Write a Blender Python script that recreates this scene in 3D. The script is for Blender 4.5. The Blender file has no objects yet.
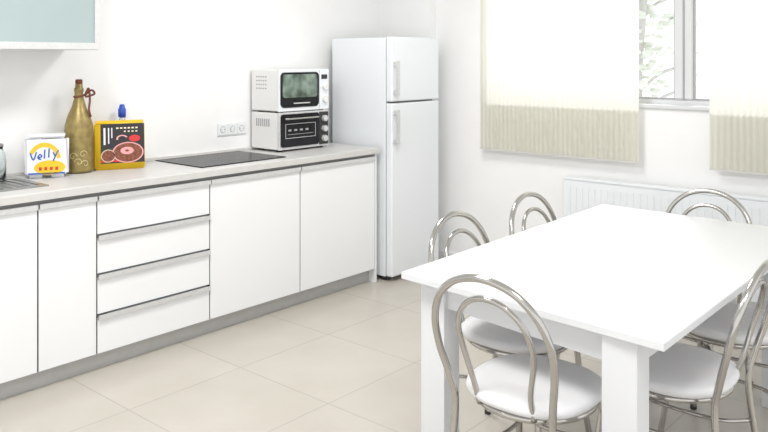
import bpy, bmesh, math
from mathutils import Vector, Matrix
from math import sin, cos, pi, radians
S=bpy.context.scene
S.view_settings.view_transform='Standard'
S.view_settings.exposure=0.0

# ---------------- materials ----------------
def mat(name,col,rough=0.5,metal=0.0,spec=0.5,trans=0.0,noise=0.0,nscale=20,bump=0.0,coat=0.0):
    m=bpy.data.materials.new(name); m.use_nodes=True
    nt=m.node_tree; b=nt.nodes['Principled BSDF']
    b.inputs['Base Color'].default_value=(*col,1); b.inputs['Roughness'].default_value=rough
    b.inputs['Metallic'].default_value=metal; b.inputs['Specular IOR Level'].default_value=spec
    b.inputs['Transmission Weight'].default_value=trans
    b.inputs['Coat Weight'].default_value=coat
    if noise>0 or bump>0:
        tc=nt.nodes.new('ShaderNodeTexCoord'); n=nt.nodes.new('ShaderNodeTexNoise')
        n.inputs['Scale'].default_value=nscale; n.inputs['Detail'].default_value=5
        nt.links.new(tc.outputs['Object'],n.inputs['Vector'])
        if noise>0:
            r=nt.nodes.new('ShaderNodeValToRGB')
            r.color_ramp.elements[0].color=(*[c*(1-noise) for c in col],1)
            r.color_ramp.elements[1].color=(*[min(1,c*(1+noise)) for c in col],1)
            r.color_ramp.elements[0].position=.3; r.color_ramp.elements[1].position=.7
            nt.links.new(n.outputs['Fac'],r.inputs['Fac']); nt.links.new(r.outputs['Color'],b.inputs['Base Color'])
        if bump>0:
            bp=nt.nodes.new('ShaderNodeBump'); bp.inputs['Strength'].default_value=bump; bp.inputs['Distance'].default_value=.01
            nt.links.new(n.outputs['Fac'],bp.inputs['Height']); nt.links.new(bp.outputs['Normal'],b.inputs['Normal'])
    return m
M={}
M['wall']=mat('wall_paint',(.88,.88,.877),.8,noise=.01,nscale=6,bump=.02)
M['ceil']=mat('ceiling_paint',(.9,.9,.9),.9,noise=.01)
M['white']=mat('white_laminate',(.84,.85,.86),.3,noise=.006,nscale=3)
M['table']=mat('white_table_laminate',(.735,.745,.76),.22,noise=.005,nscale=3)
M['enamel']=mat('white_enamel',(.80,.825,.85),.3,noise=.005,nscale=3)
M['pvc']=mat('white_pvc',(.68,.69,.70),.35)
M['plastic']=mat('white_plastic',(.80,.80,.785),.4)
M['dark']=mat('dark_gap',(.05,.05,.055),.6)
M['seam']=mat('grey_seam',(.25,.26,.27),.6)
M['railg']=mat('grey_rail',(.36,.36,.36),.5,.2)
M['alu']=mat('brushed_aluminium',(.66,.66,.66),.45,.35,noise=.05,nscale=60)
M['plinth']=mat('plinth_aluminium',(.53,.53,.52),.5,.3,noise=.03,nscale=30)
M['edge']=mat('worktop_edge_strip',(.62,.61,.59),.45,.1,noise=.03,nscale=30)
M['chrome']=mat('satin_chrome',(.50,.485,.46),.16,1.0)
M['steel']=mat('stainless_steel',(.36,.36,.35),.35,.9,noise=.05,nscale=80)
M['seat']=mat('white_vinyl',(.82,.82,.83),.42,bump=.05,nscale=150)
M['black']=mat('black_glass',(.012,.013,.015),.12,spec=.25)
M['hob']=mat('ceramic_hob_glass',(.02,.021,.022),.25,spec=.10)
M['blackp']=mat('black_plastic',(.03,.03,.03),.4)
M['frost']=mat('frosted_glass',(.35,.43,.43),.35,noise=.03,nscale=4)
M['gold']=mat('gold_bottle',(.30,.23,.085),.38,.5,noise=.25,nscale=30)
M['goldlabel']=mat('pale_gold_print',(.62,.53,.28),.4,.3)
M['cord']=mat('brown_cord',(.16,.05,.03),.8,noise=.2,nscale=90)
M['wrap']=mat('white_wrapper',(.82,.83,.86),.3,bump=.15,nscale=30)
M['yellow']=mat('yellow_print',(.80,.52,.02),.4)
M['blue']=mat('blue_print',(.03,.12,.45),.4)
M['red']=mat('red_print',(.6,.03,.03),.4)
M['brown']=mat('brown_print',(.20,.06,.03),.5,noise=.5,nscale=70)
M['bagblack']=mat('black_print',(.02,.018,.02),.3,noise=.2,nscale=30)
M['pink']=mat('pink_print',(.75,.35,.35),.4)
M['cream']=mat('cream_print',(.8,.7,.5),.4)
M['whiteprint']=mat('white_print',(.8,.8,.8),.4)
M['bluecap']=mat('blue_cap',(.02,.07,.45),.35)
M['glass']=mat('clear_glass',(.9,.95,.95),.03,trans=1.0)
M['soap']=mat('pale_soap_bottle',(.75,.82,.85),.1,trans=.6)
M['bark']=mat('tree_bark',(.55,.54,.52),.9,noise=.1)
M['leaf']=mat('tree_leaves',(.66,.69,.62),.8,noise=.05,nscale=6)
M['ground']=mat('snowy_ground',(.85,.86,.87),.9,noise=.05,nscale=2)
M['greyprint']=mat('grey_print',(.35,.35,.36),.5)

# window pane: clear, lets daylight through
m=bpy.data.materials.new('window_glass'); m.use_nodes=True; nt=m.node_tree; nt.nodes.clear()
o=nt.nodes.new('ShaderNodeOutputMaterial'); a=nt.nodes.new('ShaderNodeBsdfTransparent'); g_=nt.nodes.new('ShaderNodeBsdfGlossy'); g_.inputs['Roughness'].default_value=.02
mxs=nt.nodes.new('ShaderNodeMixShader'); mxs.inputs[0].default_value=.05
nt.links.new(a.outputs[0],mxs.inputs[1]); nt.links.new(g_.outputs[0],mxs.inputs[2]); nt.links.new(mxs.outputs[0],o.inputs[0])
M['pane']=m
# countertop: fine streaks along length
m=mat('countertop_laminate',(.6,.58,.55),.4); nt=m.node_tree; b=nt.nodes['Principled BSDF']
tc=nt.nodes.new('ShaderNodeTexCoord'); mp=nt.nodes.new('ShaderNodeMapping'); mp.inputs['Scale'].default_value=(60,3,60)
n=nt.nodes.new('ShaderNodeTexNoise'); n.inputs['Scale'].default_value=1.5; n.inputs['Detail'].default_value=6
r=nt.nodes.new('ShaderNodeValToRGB'); r.color_ramp.elements[0].color=(.53,.523,.512,1); r.color_ramp.elements[1].color=(.66,.655,.645,1)
r.color_ramp.elements[0].position=.3; r.color_ramp.elements[1].position=.7
nt.links.new(tc.outputs['Object'],mp.inputs[0]); nt.links.new(mp.outputs[0],n.inputs['Vector']); nt.links.new(n.outputs['Fac'],r.inputs['Fac']); nt.links.new(r.outputs[0],b.inputs['Base Color'])
M['counter']=m
# floor tiles
m=mat('floor_tiles',(.6,.56,.5),.26); nt=m.node_tree; b=nt.nodes['Principled BSDF']
tc=nt.nodes.new('ShaderNodeTexCoord'); br=nt.nodes.new('ShaderNodeTexBrick'); br.offset=0.0
br.inputs['Scale'].default_value=1.0; br.inputs['Brick Width'].default_value=.6; br.inputs['Row Height'].default_value=.6
br.inputs['Mortar Size'].default_value=.003; br.inputs['Mortar Smooth'].default_value=.3
br.inputs['Color1'].default_value=(.515,.48,.428,1); br.inputs['Color2'].default_value=(.535,.498,.443,1); br.inputs['Mortar'].default_value=(.41,.38,.335,1)
n=nt.nodes.new('ShaderNodeTexNoise'); n.inputs['Scale'].default_value=2.5; n.inputs['Detail'].default_value=7
mx=nt.nodes.new('ShaderNodeMix'); mx.data_type='RGBA'; mx.blend_type='MULTIPLY'; mx.inputs[0].default_value=1
r=nt.nodes.new('ShaderNodeValToRGB'); r.color_ramp.elements[0].color=(.93,.93,.92,1); r.color_ramp.elements[1].color=(1,1,1,1); r.color_ramp.elements[0].position=.35; r.color_ramp.elements[1].position=.65
nt.links.new(tc.outputs['Object'],br.inputs['Vector']); nt.links.new(tc.outputs['Object'],n.inputs['Vector'])
nt.links.new(n.outputs['Fac'],r.inputs['Fac']); nt.links.new(br.outputs['Color'],mx.inputs[6]); nt.links.new(r.outputs[0],mx.inputs[7]); nt.links.new(mx.outputs[2],b.inputs['Base Color'])
M['floor']=m
# blind: diffuse + translucent fabric with woven vertical stripes
m=bpy.data.materials.new('blind_fabric'); m.use_nodes=True; nt=m.node_tree; nt.nodes.clear()
o=nt.nodes.new('ShaderNodeOutputMaterial'); d=nt.nodes.new('ShaderNodeBsdfDiffuse'); t=nt.nodes.new('ShaderNodeBsdfTranslucent'); mxs=nt.nodes.new('ShaderNodeMixShader')
tc=nt.nodes.new('ShaderNodeTexCoord'); w=nt.nodes.new('ShaderNodeTexWave'); w.bands_direction='X'; w.inputs['Scale'].default_value=9; w.inputs['Distortion'].default_value=.6
r=nt.nodes.new('ShaderNodeValToRGB'); r.color_ramp.elements[0].color=(.64,.62,.50,1); r.color_ramp.elements[1].color=(.75,.73,.61,1)
nt.links.new(tc.outputs['Object'],w.inputs['Vector']); nt.links.new(w.outputs['Fac'],r.inputs['Fac'])
nt.links.new(r.outputs[0],d.inputs['Color']); t.inputs['Color'].default_value=(.93,.94,.93,1)
mxs.inputs[0].default_value=.42
nt.links.new(d.outputs[0],mxs.inputs[1]); nt.links.new(t.outputs[0],mxs.inputs[2]); nt.links.new(mxs.outputs[0],o.inputs[0])
M['blind']=m

# ---------------- geometry helpers ----------------
def link(o,parent=None):
    S.collection.objects.link(o)
    if parent is not None: o.parent=parent
    return o
def group(name,loc=(0,0,0),rz=0):
    e=bpy.data.objects.new(name,None); e.empty_display_size=.1; e.location=loc; e.rotation_euler=(0,0,rz); S.collection.objects.link(e); return e
def fin(bm,name,m,parent=None,smooth=False):
    me=bpy.data.meshes.new(name); bm.normal_update(); bm.to_mesh(me); bm.free()
    for mm in (m if isinstance(m,list) else [m]): me.materials.append(M[mm])
    if smooth:
        for p in me.polygons: p.use_smooth=True
    return link(bpy.data.objects.new(name,me),parent)
def addbox(bm,x0,x1,y0,y1,z0,z1,mi=0):
    vs=[bm.verts.new((x,y,z)) for x in(x0,x1) for y in(y0,y1) for z in(z0,z1)]
    F=[(0,1,3,2),(4,6,7,5),(0,4,5,1),(2,3,7,6),(0,2,6,4),(1,5,7,3)]
    fs=[bm.faces.new([vs[i] for i in f]) for f in F]
    for f in fs: f.material_index=mi
    return fs
def box(name,x0,x1,y0,y1,z0,z1,m,parent=None,bev=0.0,seg=2):
    bm=bmesh.new(); addbox(bm,x0,x1,y0,y1,z0,z1)
    if bev>0: bmesh.ops.bevel(bm,geom=bm.edges[:]+bm.verts[:],offset=bev,segments=seg,affect='EDGES',profile=.6)
    bmesh.ops.recalc_face_normals(bm,faces=bm.faces[:])
    return fin(bm,name,m,parent)
def boxes(name,L,m,parent=None,bev=0):
    bm=bmesh.new()
    for l in L: addbox(bm,*l)
    if bev>0: bmesh.ops.bevel(bm,geom=bm.edges[:],offset=bev,segments=2,affect='EDGES')
    bmesh.ops.recalc_face_normals(bm,faces=bm.faces[:])
    return fin(bm,name,m,parent)
def lathe(name,prof,m,parent=None,seg=40,loc=(0,0,0),sx=1,sy=1,power=None):
    bm=bmesh.new(); rings=[]
    for (rr,z) in prof:
        ring=[]
        for i in range(seg):
            a=2*pi*i/seg; k=1
            if power: k=1/((abs(cos(a))**power+abs(sin(a))**power)**(1/power))
            ring.append(bm.verts.new((loc[0]+rr*k*cos(a)*sx,loc[1]+rr*k*sin(a)*sy,loc[2]+z)))
        rings.append(ring)
    for a,b_ in zip(rings,rings[1:]):
        for i in range(seg): bm.faces.new((a[i],a[(i+1)%seg],b_[(i+1)%seg],b_[i]))
    bm.faces.new(rings[0][::-1]); bm.faces.new(rings[-1])
    bmesh.ops.recalc_face_normals(bm,faces=bm.faces[:])
    return fin(bm,name,m,parent,True)
def catmull(P,n=8,closed=False):
    P=[Vector(p) for p in P]; out=[]; N=len(P)
    rng=range(N) if closed else range(N-1)
    for i in rng:
        p0=P[(i-1)%N] if (closed or i>0) else P[0]*2-P[1]
        p1=P[i]; p2=P[(i+1)%N]
        p3=P[(i+2)%N] if (closed or i<N-2) else P[-1]*2-P[-2]
        for k in range(n):
            t=k/n
            out.append(.5*((2*p1)+(-p0+p2)*t+(2*p0-5*p1+4*p2-p3)*t*t+(-p0+3*p1-3*p2+p3)*t**3))
    if not closed: out.append(P[-1])
    return out
def tube(name,P,rad,m,parent=None,n=8,closed=False,seg=12,raw=False):
    pts=[Vector(p) for p in P] if raw else catmull(P,n,closed)
    bm=bmesh.new(); rings=[]; N=len(pts); prev=None
    for i,p in enumerate(pts):
        if closed: tg=(pts[(i+1)%N]-pts[(i-1)%N]).normalized()
        else: tg=(pts[min(i+1,N-1)]-pts[max(i-1,0)]).normalized()
        if prev is None:
            up=Vector((0,0,1)) if abs(tg.z)<.9 else Vector((1,0,0))
            nx=tg.cross(up).normalized()
        else:
            nx=(prev-tg*prev.dot(tg)).normalized()
        prev=nx; ny=tg.cross(nx)
        rings.append([bm.verts.new(p+nx*cos(2*pi*k/seg)*rad+ny*sin(2*pi*k/seg)*rad) for k in range(seg)])
    for i in range(N if closed else N-1):
        a=rings[i]; b_=rings[(i+1)%N]
        for k in range(seg): bm.faces.new((a[k],a[(k+1)%seg],b_[(k+1)%seg],b_[k]))
    if not closed: bm.faces.new(rings[0][::-1]); bm.faces.new(rings[-1])
    bmesh.ops.recalc_face_normals(bm,faces=bm.faces[:])
    return fin(bm,name,m,parent,True)
def cyl(name,c,rad,h,axis,m,parent=None,seg=24):
    bm=bmesh.new(); bmesh.ops.create_cone(bm,cap_ends=True,segments=seg,radius1=rad,radius2=rad*.94,depth=h)
    R={'x':Matrix.Rotation(pi/2,4,'Y'),'y':Matrix.Rotation(-pi/2,4,'X'),'z':Matrix()}[axis]
    bmesh.ops.transform(bm,matrix=Matrix.Translation(c)@R,verts=bm.verts)
    return fin(bm,name,m,parent)

# ---------------- room ----------------
XL=-4.02; YB=4.66
box('floor',XL-.2,2.2,-2.2,YB+.25,-.1,0,'floor')
box('wall_left',XL-.2,XL,-2.2,YB+.25,0,2.7,'wall')
WX0,WX1,WZ0,WZ1=-3.12,.35,1.2,2.4
boxes('wall_back',[(XL,WX0,YB,YB+.25,0,2.7),(WX1,2.2,YB,YB+.25,0,2.7),(WX0,WX1,YB,YB+.25,0,WZ0),(WX0,WX1,YB,YB+.25,WZ1,2.7)],'wall')
box('ceiling',XL-.2,2.2,-2.2,YB+.25,2.7,2.8,'ceil')
box('trim_1',XL,-3.52,YB-.07,YB,0,2.7,'wall')   # boxed riser in the corner
boxes('baseboard_back',[(-3.52,2.2,YB-.012,YB,0,.07)],'white')
# window
w=group('window_1')
fy0,fy1=YB+.07,YB+.13
L=[(WX0,WX1,fy0,fy1,WZ0,WZ0+.05),(WX0,WX1,fy0,fy1,WZ1-.06,WZ1),(WX0,WX0+.06,fy0,fy1,WZ0+.05,WZ1-.06),(WX1-.06,WX1,fy0,fy1,WZ0+.05,WZ1-.06),
   (-1.765,-1.655,fy0-.01,fy1,WZ0+.05,WZ1-.06),(-.40,-.34,fy0-.01,fy1,WZ0+.05,WZ1-.06)]
boxes('window_frame',L,'pvc',w,.006)
box('window_gasket',-1.713,-1.703,fy0-.014,fy0-.009,WZ0+.05,WZ1-.06,'greyprint',w)
gk=[(-1.657,-1.650,fy0+.0,fy0+.028,WZ0+.05,WZ1-.06),(-1.770,-1.763,fy0+.0,fy0+.028,WZ0+.05,WZ1-.06),(WX0+.06,-1.77,fy0+.0,fy0+.028,WZ0+.05,WZ0+.057),(-1.65,-.40,fy0+.0,fy0+.028,WZ0+.05,WZ0+.057)]
boxes('window_glazing_seal',gk,'greyprint',w)
box('window_pane',WX0+.06,WX1-.06,fy0+.03,fy0+.034,WZ0+.05,WZ1-.06,'pane',w)
box('window_sill',WX0,WX1,YB-.02,fy0,WZ0-.005,WZ0+.018,'pvc',w,.004)

def blind(x0,x1):
    g=group('vertical_blind')
    bm=bmesh.new(); N=int((x1-x0)/.006); prev=None
    for i in range(N+1):
        x=x0+(x1-x0)*i/N; y=YB-.065+.004*sin(2*pi*(x-x0)/.03)
        a=bm.verts.new((x,y,.865)); b_=bm.verts.new((x,y,2.42))
        if prev: bm.faces.new((prev[0],a,b_,prev[1]))
        prev=(a,b_)
    fin(bm,'blind_fabric',['blind'],g,True)
    box('blind_headrail',x0-.01,x1+.01,YB-.09,YB,2.42,2.46,'pvc',g,.004)
    box('blind_bottom_hem',x0,x1,YB-.072,YB-.058,.860,.868,'edge',g)
blind(-3.085,-1.935); blind(-1.515,-.35)

# radiator
r=group('radiator')
box('panel',-2.42,-.7,YB-.10,YB-.05,.16,.72,'enamel',r,.006)
boxes('flutes',[(x/1000,x/1000+.02,YB-.104,YB-.098,.2,.68) for x in range(-2390,-730,42)],'enamel',r,.002)
boxes('top_grille',[(-2.42,-.7,YB-.105,YB-.04,.72,.735)],'enamel',r,.003)
boxes('wall_brackets',[(-2.2,-2.15,YB-.05,YB,.2,.6),(-1.0,-.95,YB-.05,YB,.2,.6)],'enamel',r)
tube('valve_pipe',[(-.68,YB-.07,.2),(-.62,YB-.07,.2),(-.6,YB-.07,.15),(-.6,YB-.07,0.0)],.01,'enamel',r)

# ---------------- kitchen run ----------------
k=group('kitchen_base_cabinet')
CF=-3.46; Y0=-.31; Y1=3.90
box('carcass',XL,CF-.02,Y0,Y1,.09,.86,'seam',k)
box('plinth',XL,CF-.055,Y0,Y1,0,.09,'plinth',k)
box('end_panel',XL,CF,Y1,Y1+.018,.0,.86,'white',k,.001)
box('worktop',XL,CF+.02,Y0,Y1+.03,.862,.9,'counter',k,.004)
box('worktop_edge',CF+.0195,CF+.0225,Y0,Y1+.03,.864,.896,'edge',k)
box('wall_seal',XL,XL+.018,Y0,Y1+.03,.9,.916,'edge',k,.003)
doors=[(-.31,.335),(.335,.98),(.98,1.626),(1.626,1.909),(2.561,3.222),(3.222,3.90)]
for i,(a,b_) in enumerate(doors):
    box(f'door_panel_{i+1}',CF-.019,CF,a+.004,b_-.004,.092,.820,'white',k,.0015)
    boxes(f'handle_profile_{i+1}',[(CF-.019,CF+.012,a+.004,b_-.004,.820,.826),(CF+.008,CF+.012,a+.004,b_-.004,.826,.844)],'alu',k)
boxes('top_grey_rail',[(CF-.0195,CF-.017,Y0,Y1,.822,.862)],'railg',k)  # grey aluminium strip between worktop and doors
zs=[.092,.275,.468,.655,.844]
for i in range(4):
    box(f'drawer_front_{i+1}',CF-.019,CF,1.913,2.557,zs[i]+(.006 if i else 0),zs[i+1]-.024,'white',k,.0015)
    boxes(f'drawer_handle_{i+1}',[(CF-.019,CF+.014,1.913,2.557,zs[i+1]-.023,zs[i+1]-.017),(CF+.009,CF+.014,1.913,2.557,zs[i+1]-.017,zs[i+1]-.000)],'alu',k)
boxes('cabinet_dark_seams',[(CF-.0205,CF-.006,y-.0035,y+.0035,.092,.840) for y in (.335,.98,1.626,1.909,2.561,3.222)],'dark',k)

# wall cabinet
wc=group('wall_cabinet')
box('cabinet_body',XL,-3.665,.2,2.03,1.540,2.25,'white',wc,.002)
for i,(a,b_) in enumerate([(.2,1.115),(1.115,2.03)]):
    bz0,bz1=1.543,2.247; fw=.032
    boxes(f'door_frame_{i+1}',[(-3.663,-3.64,a+.002,b_-.002,bz0,bz0+fw),(-3.663,-3.64,a+.002,b_-.002,bz1-fw,bz1),(-3.663,-3.64,a+.002,a+fw,bz0+fw,bz1-fw),(-3.663,-3.64,b_-fw,b_-.002,bz0+fw,bz1-fw)],'alu',wc)
    box(f'door_glass_{i+1}',-3.657,-3.647,a+fw,b_-fw,bz0+fw,bz1-fw,'frost',wc)

# cooktop
c=group('cooktop')
box('glass_plate',-3.98,-3.53,2.56,3.17,.9,.906,'hob',c,.002)
for i,(x,y,rr) in enumerate([(-3.85,2.72,.085),(-3.85,3.01,.07),(-3.65,2.72,.07),(-3.65,3.01,.085)]):
    tube(f'burner_ring_{i+1}',[(x+rr*cos(a*pi/8),y+rr*sin(a*pi/8),.9058) for a in range(16)],.0008,'seam',c,n=3,closed=True,seg=6)
# sink
s=group('kitchen_sink')
bx0,bx1,by0,by1=-3.93,-3.58,1.0,1.735
boxes('sink_rim',[(bx0,bx1,by0,by0+.03,.9,.906),(bx0,bx1,by1-.03,by1,.9,.906),(bx0,bx0+.04,by0+.03,by1-.03,.9,.906),(bx1-.03,bx1,by0+.03,by1-.03,.9,.906)],'steel',s)
boxes('drainboard',[(bx0+.04,bx1-.03,1.36,by1-.03,.9,.903)]+[(bx0+.06,bx1-.05,1.38+.04*i,1.39+.04*i,.903,.906) for i in range(8)],'steel',s)
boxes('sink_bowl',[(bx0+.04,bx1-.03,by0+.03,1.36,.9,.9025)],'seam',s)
tube('faucet',[(-3.965,1.2,.9),(-3.965,1.2,1.08),(-3.95,1.2,1.13),(-3.89,1.2,1.15),(-3.82,1.2,1.13),(-3.81,1.2,1.09)],.012,'chrome',s)

# outlets
o=group('wall_socket')
box('socket_frame',XL,XL+.008,3.03,3.255,1.005,1.085,'plastic',o,.002)
for i in range(3):
    y=3.0675+i*.075
    box(f'socket_plate_{i+1}',XL+.008,XL+.012,y-.033,y+.033,1.012,1.078,'enamel',o,.002)
    cyl(f'socket_well_{i+1}',(XL+.0125,y,1.045),.021,.002,'x','greyprint',o)
    cyl(f'socket_well_inner_{i+1}',(XL+.0135,y,1.045),.018,.002,'x','plastic',o)
    boxes(f'socket_pins_{i+1}',[(XL+.0145,XL+.0155,y-.012,y-.008,1.043,1.047),(XL+.0145,XL+.0155,y+.008,y+.012,1.043,1.047)],'dark',o)

# toaster oven + microwave
def rrect(name,y0,y1,z0,z1,x,th,rad,m,parent):
    bm=bmesh.new(); pts=[]
    for cx,cz,a0 in ((y1-rad,z1-rad,0),(y0+rad,z1-rad,90),(y0+rad,z0+rad,180),(y1-rad,z0+rad,270)):
        for j in range(7):
            a=radians(a0+j*15); pts.append((cx+rad*cos(a),cz+rad*sin(a)))
    f=bm.faces.new([bm.verts.new((x,p[0],p[1])) for p in pts])
    e=bmesh.ops.extrude_face_region(bm,geom=[f]); bmesh.ops.translate(bm,vec=(th,0,0),verts=[v for v in e['geom'] if isinstance(v,bmesh.types.BMVert)])
    bmesh.ops.recalc_face_normals(bm,faces=bm.faces[:]); return fin(bm,name,m,parent)
t=group('toaster_oven')
ya,yb=3.29,3.735
box('body',-4.0,-3.745,ya,yb,.915,1.150,'plastic',t,.008)
boxes('feet',[(x,x+.03,y,y+.03,.9,.917) for x in(-3.97,-3.79) for y in(3.32,3.68)],'blackp',t)
box('front_fascia',-3.745,-3.73,ya,yb,.913,1.152,'alu',t,.004)
rrect('door_window',ya+.014,yb-.096,.93,1.14,-3.73,.006,.02,'black',t)
boxes('racks',[(-3.7245,-3.7225,ya+.05,yb-.13,z,z+.003) for z in(.985,1.075)]+[(-3.7245,-3.7225,ya+.05,ya+.053,.985,1.075),(-3.7245,-3.7225,yb-.133,yb-.13,.985,1.075)],'alu',t)
boxes('heating_elements',[(-3.7245,-3.7228,ya+.075+.05*i,ya+.100+.05*i,1.03,1.042) for i in range(4)]+[(-3.7245,-3.7228,ya+.07,yb-.15,1.008,1.011)],'greyprint',t)
tube('door_handle',[(-3.722,ya+.05,1.112),(-3.70,ya+.06,1.112),(-3.70,yb-.14,1.112),(-3.722,yb-.13,1.112)],.006,'chrome',t,n=4)
box('control_panel',-3.73,-3.726,yb-.092,yb-.008,.925,1.142,'blackp',t,.002)
for i,z in enumerate((.965,1.03,1.098)): cyl(f'knob_{i+1}',(-3.716,yb-.05,z),.021,.022,'x','alu',t)
boxes('side_vents',[(-3.95+i*.02,-3.94+i*.02,ya-.001,ya+.002,1.06,1.11) for i in range(7)],'greyprint',t)
mw=group('microwave')
box('body',-4.0,-3.745,ya,yb,1.160,1.425,'plastic',mw,.008)
boxes('feet',[(x,x+.03,y,y+.03,1.151,1.162) for x in(-3.97,-3.79) for y in(3.32,3.68)],'blackp',mw)
box('front_fascia',-3.746,-3.728,ya,yb,1.157,1.428,'enamel',mw,.006)
rrect('door_window',ya+.010,yb-.098,1.182,1.408,-3.728,.005,.03,'black',mw)
M['reflection_paint']=mat('painted_reflection',(.20,.26,.235),.1,.85,noise=.6,nscale=14)  # greenish noise colour paints a room reflection onto the door glass
rrect('window_reflection_paint',ya+.025,yb-.115,1.245,1.395,-3.7235,.002,.02,'reflection_paint',mw)
boxes('door_print',[(-3.7235,-3.7222,ya+.12,yb-.18,1.205,1.212)],'alu',mw)
box('door_seam',-3.7285,-3.7275,yb-.092,yb-.089,1.165,1.42,'greyprint',mw)
for i,z in enumerate((1.225,1.31)): cyl(f'dial_{i+1}',(-3.718,yb-.045,z),.022,.02,'x','plastic',mw)
box('display',-3.7285,-3.7265,yb-.072,yb-.018,1.36,1.39,'blackp',mw)
boxes('side_vents',[(-3.95+i*.022,-3.938+i*.022,ya-.001,ya+.002,z,z+.008) for i in range(5) for z in(1.3,1.325,1.35,1.375)],'greyprint',mw)

# fridge
f=group('refrigerator')
fa,fb=3.965,4.485
box('body',-3.925,-3.425,fa,fb,.03,1.638,'enamel',f,.006)
boxes('feet',[(x,x+.04,y,y+.04,0,.032) for x in(-3.9,-3.47) for y in(fa+.02,fb-.06)],'blackp',f)
box('freezer_door',-3.418,-3.365,fa,fb,1.208,1.643,'enamel',f,.01,3)
box('fridge_door',-3.418,-3.365,fa,fb,.035,1.196,'enamel',f,.01,3)
box('door_gaskets',-3.426,-3.417,fa+.012,fb-.012,.06,1.63,'greyprint',f)
for nm,z0,z1 in(('freezer_handle',1.255,1.475),('fridge_handle',.93,1.15)):
    boxes(nm,[(-3.365,-3.33,fa+.012,fa+.034,z0,z0+.03),(-3.365,-3.33,fa+.012,fa+.034,z1-.03,z1),(-3.336,-3.322,fa+.010,fa+.036,z0-.005,z1+.005)],'alu',f,.003)
box('top_hinge_cover',-3.42,-3.37,fb-.07,fb-.01,1.643,1.652,'plastic',f,.003)

# ---------------- small things on the counter ----------------
g=group('gold_bottle',(-3.90,2.05,.9))
lathe('bottle_body',[(.055,0),(.072,.006),(.074,.02),(.074,.20),(.070,.25),(.055,.30),(.036,.345),(.024,.39),(.021,.42),(.024,.425),(.024,.44),(.019,.445),(.019,.462),(.012,.466)],'gold',g,32)
lathe('cork',[(.016,0),(.018,.003),(.018,.02),(.014,.024)],'cord',g,16,(0,0,.464))
tube('neck_cord',[(.024,0,.40),(0,.024,.404),(-.024,0,.40),(0,-.024,.396)],.006,'cord',g,closed=True,seg=8)
tube('cord_tail',[(.02,.02,.40),(.035,.035,.44),(.03,.045,.38),(.04,.035,.33),(.05,.04,.29)],.0055,'cord',g,seg=8)
tube('cord_bow',[(.02,.018,.40),(.035,.05,.43),(.04,.065,.41),(.025,.022,.395)],.0055,'cord',g,seg=8)
def scroll(name,cz,ang,sgn):
    P=[]
    for i in range(14):
        a=i*.5; rr=.022*(1-i/16)
        u=rr*cos(a)*sgn; v=rr*sin(a); th=ang+u/.075
        P.append((.0738*cos(th),.0738*sin(th),cz+v))
    tube(name,P,.0018,'goldlabel',g,n=4,seg=6)
for i,(cz,an,sg) in enumerate([(.09,-.9,1),(.06,-.5,-1),(.10,-.2,1),(.05,-.05,-1)]): scroll(f'scroll_{i+1}',cz,an,sg)

g=group('paper_towel_pack',(-3.86,1.86,.9),radians(-28))
def pillow(name,sx,sy,sz,m,parent,loc=(0,0,0)):
    bm=bmesh.new(); addbox(bm,-sx/2,sx/2,-sy/2,sy/2,0,sz)
    bmesh.ops.bevel(bm,geom=bm.edges[:],offset=min(sx,sy)*.22,segments=4,affect='EDGES')
    bmesh.ops.translate(bm,vec=loc,verts=bm.verts); bmesh.ops.recalc_face_normals(bm,faces=bm.faces[:])
    return fin(bm,name,m,parent,True)
pillow('wrapped_roll_1',.11,.105,.215,'wrap',g,(0,-.05,0)); pillow('wrapped_roll_2',.11,.105,.215,'wrap',g,(0,.05,0))
box('film_front',.048,.0565,-.09,.09,.02,.195,'wrap',g,.003)
box('film_top',-.04,.045,-.085,.085,.205,.218,'wrap',g,.005)
def disc(name,cy,cz,ry,rz,x,m,parent,a0=0,a1=360,inner=0.0):
    bm=bmesh.new(); n=28; o_=[];i_=[]
    for j in range(n+1):
        a=radians(a0+(a1-a0)*j/n)
        o_.append((x,cy+ry*cos(a),cz+rz*sin(a))); i_.append((x,cy+ry*inner*cos(a),cz+rz*inner*sin(a)))
    ov=[bm.verts.new(p) for p in o_]; iv=[bm.verts.new(p) for p in i_]
    for j in range(n): bm.faces.new((ov[j],ov[j+1],iv[j+1],iv[j]))
    e=bmesh.ops.extrude_face_region(bm,geom=bm.faces[:]); bmesh.ops.translate(bm,vec=(.001,0,0),verts=[v for v in e['geom'] if isinstance(v,bmesh.types.BMVert)])
    bmesh.ops.remove_doubles(bm,verts=bm.verts,dist=.00005)
    bmesh.ops.recalc_face_normals(bm,faces=bm.faces[:]); return fin(bm,name,m,parent)
disc('print_yellow_swoosh',-.01,.085,.078,.095,.0568,'yellow',g,10,150,.76)
disc('print_yellow_oval',.015,.055,.072,.036,.0568,'yellow',g,inner=.02)
def strokes(name,L,m,parent,x,r=.0035):
    # hand-lettered strokes lying on the front film
    e=bpy.data.objects.new(name,None); S.collection.objects.link(e); e.parent=parent
    for i,P in enumerate(L): tube(f'{name}_stroke_{i+1}',[(x,p[0],p[1]) for p in P],r,m,e,n=4,seg=6)
strokes('print_lettering',[
 [(-.075,.13),(-.06,.095),(-.045,.135)],
 [(-.04,.105),(-.022,.11),(-.03,.122),(-.04,.105),(-.025,.095)],
 [(-.008,.145),(-.010,.10)],[(.012,.15),(.010,.105)],
 [(.03,.13),(.04,.11)],[(.055,.14),(.04,.11),(.03,.085)]],'blue',g,.0572)
boxes('print_red_marks',[(.0575,.059,-.035+.025*i,-.022+.025*i,.042,.058) for i in range(4)],'red',g)
boxes('print_blue_base',[(.0565,.0578,-.085,.085,.022,.030)],'blue',g)

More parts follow.
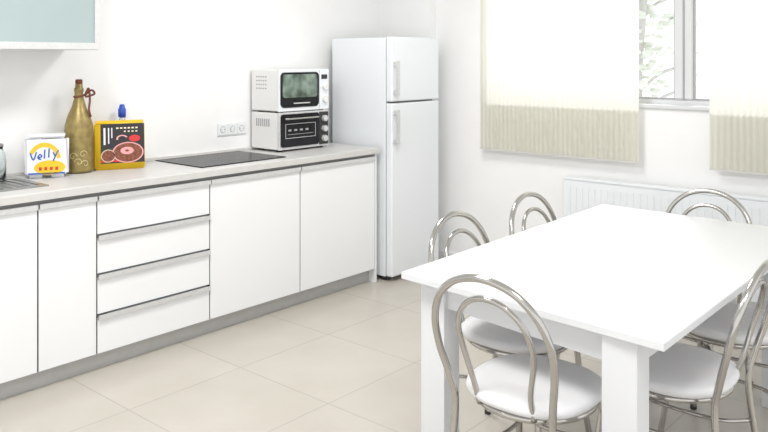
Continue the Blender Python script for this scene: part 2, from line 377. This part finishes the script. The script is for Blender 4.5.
g=group('coffee_bag',(-3.86,2.26,.9),radians(-22))
bm=bmesh.new(); addbox(bm,-.04,.04,-.13,.13,0,.25)
for v in bm.verts:
    if v.co.z>.1: v.co.x*=.45
bmesh.ops.bevel(bm,geom=bm.edges[:],offset=.008,segments=3,affect='EDGES'); bmesh.ops.recalc_face_normals(bm,faces=bm.faces[:])
fin(bm,'bag_body','yellow',g,True)
gp=bpy.data.objects.new('front_print',None); S.collection.objects.link(gp); gp.parent=g; gp.location=(.0405,0,0); gp.rotation_euler=(0,radians(-5.0),0)
box('black_panel',0,.0015,-.10,.126,.035,.246,'bagblack',gp)
boxes('title_print',[(.001,.0022,-.085,-.075,.135,.225),(.001,.0022,-.062,-.056,.14,.225),(.001,.0022,-.045,-.040,.17,.225)],'whiteprint',gp)
boxes('subtitle_print',[(.001,.002,-.02+.02*i,-.008+.02*i,.218,.226) for i in range(6)]+[(.001,.002,.02+.02*i,.03+.02*i,.20,.207) for i in range(4)],'cream',gp)
disc('circle_print_brown',.040,.09,.075,.05,.0015,'brown',gp,inner=.02)
disc('circle_print_ring',.040,.09,.082,.056,.0015,'pink',gp,inner=.9)
disc('circle_print_bean',-.062,.075,.034,.031,.0015,'brown',gp,inner=.02)
disc('circle_print_bean_ring',-.062,.075,.037,.034,.0015,'cream',gp,inner=.9)
disc('circle_print_pink',.035,.10,.035,.02,.0028,'pink',gp,inner=.3)
disc('circle_print_red',.075,.165,.03,.018,.002,'red',gp,inner=.02)
disc('circle_print_steam',.01,.165,.03,.02,.002,'pink',gp,20,200,.7)
boxes('red_footer',[(.001,.002,-.1,.02,.042,.052)],'red',gp)
box('bag_top_seam',-.006,.006,-.125,.125,.248,.262,'yellow',g)

g=group('dish_soap_bottle',(-3.96,2.335,.9))
lathe('bottle_body',[(.028,0),(.034,.005),(.034,.18),(.03,.22),(.016,.26),(.013,.275)],'soap',g,24)
lathe('cap',[(.018,.27),(.021,.272),(.021,.315),(.017,.32),(.013,.338),(.008,.342)],'bluecap',g,20)
g=group('glass_jar',(-3.90,1.615,.9))
lathe('jar_wall',[(.045,0.0),(.055,.006),(.057,.10),(.05,.14),(.042,.155),(.042,.17),(.039,.17),(.039,.155),(.047,.137),(.053,.10),(.051,.01),(.01,.008)],'glass',g,28)
lathe('jar_lid',[(.02,.17),(.044,.171),(.044,.182),(.02,.19),(.012,.20),(.014,.215),(.006,.22)],'steel',g,24)

# ---------------- dining table ----------------
T=group('dining_table')
A,B,C,D=(-1.745,2.105),(-.785,2.03),(-.80,3.745),(-1.775,3.765)
bm=bmesh.new()
lo=[bm.verts.new((x,y,.727)) for x,y in(A,B,C,D)]; hi=[bm.verts.new((x,y,.75)) for x,y in(A,B,C,D)]
bm.faces.new(lo[::-1]); bm.faces.new(hi)
for i in range(4): bm.faces.new((lo[i],lo[(i+1)%4],hi[(i+1)%4],hi[i]))
bmesh.ops.bevel(bm,geom=bm.edges[:],offset=.002,segments=2,affect='EDGES')
fin(bm,'table_top','table',T)
legs=[(-1.695,-1.595,2.155,2.245),(-.975,-.872,2.06,2.145),(-1.70,-1.60,3.61,3.70),(-.97,-.87,3.60,3.69)]
for i,(a,b_,c_,d_) in enumerate(legs): box(f'leg_{i+1}',a,b_,c_,d_,0,.727,'table',T,.002)
def apron(n_,p,q,th):
    p=Vector((*p,0)); q=Vector((*q,0)); d=(q-p).normalized(); nn=Vector((-d.y,d.x,0))*th/2
    bm=bmesh.new(); base=[p-nn,q-nn,q+nn,p+nn]
    lo=[bm.verts.new((v.x,v.y,.637)) for v in base]; hi=[bm.verts.new((v.x,v.y,.727)) for v in base]
    bm.faces.new(lo[::-1]); bm.faces.new(hi)
    for i in range(4): bm.faces.new((lo[i],lo[(i+1)%4],hi[(i+1)%4],hi[i]))
    bmesh.ops.recalc_face_normals(bm,faces=bm.faces[:]); fin(bm,n_,'table',T)
apron('apron_front',(-1.60,2.185),(-.96,2.10),.02); apron('apron_back',(-1.61,3.655),(-.96,3.645),.02)
apron('apron_left',(-1.66,2.22),(-1.66,3.62),.02); apron('apron_right',(-.905,2.13),(-.905,3.61),.02)

# ---------------- chairs ----------------
def chair(x,y,rz):
    g=group('dining_chair',(x,y,0),rz)
    lathe('seat_cushion',[(.10,.446),(.185,.446),(.198,.452),(.205,.464),(.203,.477),(.192,.486),(.15,.492),(.07,.494),(.01,.494)],'seat',g,48,power=2.5)
    tube('seat_ring',[(.187*cos(a*pi/8),.187*sin(a*pi/8),.437) for a in range(16)],.010,'chrome',g,n=3,closed=True)
    half=[(-.195,-.265,0.0),(-.18,-.225,.20),(-.168,-.198,.42),(-.180,-.215,.52),(-.198,-.24,.61),(-.199,-.262,.70),(-.165,-.284,.785),(-.097,-.298,.843)]
    P=half+[(0,-.304,.865)]+[(-a,b_,c_) for a,b_,c_ in half[::-1]]
    tube('back_hoop_outer',P,.0115,'chrome',g,n=7)
    half=[(-.095,-.172,.44),(-.10,-.20,.52),(-.122,-.222,.62),(-.125,-.243,.69),(-.10,-.262,.75),(-.055,-.274,.788)]
    P=half+[(0,-.278,.80)]+[(-a,b_,c_) for a,b_,c_ in half[::-1]]
    tube('back_hoop_inner',P,.009,'chrome',g,n=7)
    for i,sx in enumerate((-1,1)):
        tube(f'front_leg_{i+1}',[(sx*.05,.176,.436),(sx*.11,.165,.434),(sx*.15,.165,.40),(sx*.165,.178,.25),(sx*.19,.21,0)],.0115,'chrome',g)
        lathe(f'foot_cap_{i+1}',[(.013,0),(.014,.003),(.013,.02)],'blackp',g,14,(sx*.19,.21,0))
        lathe(f'foot_cap_{i+3}',[(.013,0),(.014,.003),(.013,.02)],'blackp',g,14,(sx*.195,-.265,0))
    tube('brace_ring',[(-.172,-.205,.29),(-.12,-.13,.285),(-.105,0,.285),(-.12,.11,.285),(-.16,.17,.29),(-.08,.12,.285),(.0,.105,.285),(.08,.12,.285),(.16,.17,.29),(.12,.11,.285),(.105,0,.285),(.12,-.13,.285),(.172,-.205,.29)],.007,'chrome',g,n=6)
chair(-1.255,2.180,0)
chair(-1.560,2.58,-pi/2)
chair(-1.570,3.18,-pi/2)
chair(-1.265,3.53,pi)
chair(-.985,2.60,pi/2)
chair(-.975,3.20,pi/2)

# ---------------- outside ----------------
box('exterior_ground',-14,8,6,30,-3.2,-3.0,'ground')
tr=group('garden_tree',(-5.9,14,-3))
tube('trunk',[(0,0,0),(.05,.1,2),(-.05,0,4),(.1,0,6.5),(0.05,0,9)],.12,'bark',tr)
import random
random.seed(4)
for i in range(14):
    z=2.6+i*.42; a=random.uniform(0,6.28); L_=random.uniform(.6,1.3)
    e=(L_*cos(a),L_*sin(a),z+.5)
    tube(f'branch_{i+1}',[(0,0,z),(e[0]*.5,e[1]*.5,z+.35),e],.03,'bark',tr,n=4,seg=6)
bm=bmesh.new()
for i in range(420):
    z=random.uniform(3,8.5); a=random.uniform(0,6.28); L_=random.uniform(.1,1.1)
    mm=Matrix.Translation((L_*cos(a),L_*sin(a),z))@Matrix.Diagonal((1,1,.6,1))
    bmesh.ops.create_icosphere(bm,subdivisions=1,radius=random.uniform(.05,.12),matrix=mm)
fin(bm,'foliage','leaf',tr)

# ---------------- lights ----------------
wd=bpy.data.worlds.new('World'); S.world=wd; wd.use_nodes=True
bg=wd.node_tree.nodes['Background']; bg.inputs[0].default_value=(.965,.98,1,1); bg.inputs[1].default_value=1.42
for i,(x,y) in enumerate([(-2.4,1.0),(-2.4,3.0),(-.3,1.0)]):  # unseen area lights with housings, added to fill the interior
    g=group('added_fill_lamp',(x,y,2.7))
    box('fill_housing',-.3,.3,-.3,.3,-.03,0,'plastic',g,.004)
    la=bpy.data.lights.new('fill_light','AREA'); la.shape='SQUARE'; la.size=.58; la.energy=(38,28,28)[i]; la.color=(1,.99,.975)
    lo_=bpy.data.objects.new('fill_light',la); link(lo_,g); lo_.location=(0,0,-.035)
su=bpy.data.lights.new('sun','SUN'); su.energy=3.0; su.angle=radians(10); su.color=(1,.99,.97)
so=bpy.data.objects.new('sun',su); link(so); so.rotation_euler=(radians(-48),0,radians(8)); so.location=(0,8,6)

# ---------------- camera ----------------
cd=bpy.data.cameras.new('camera'); cd.sensor_width=36; cd.lens=780/768*36; cd.shift_y=-158/768; cd.clip_start=.02
co=bpy.data.objects.new('camera',cd); link(co); co.location=(0,0,1.5); co.rotation_euler=(pi/2,0,radians(40.91))
S.camera=co
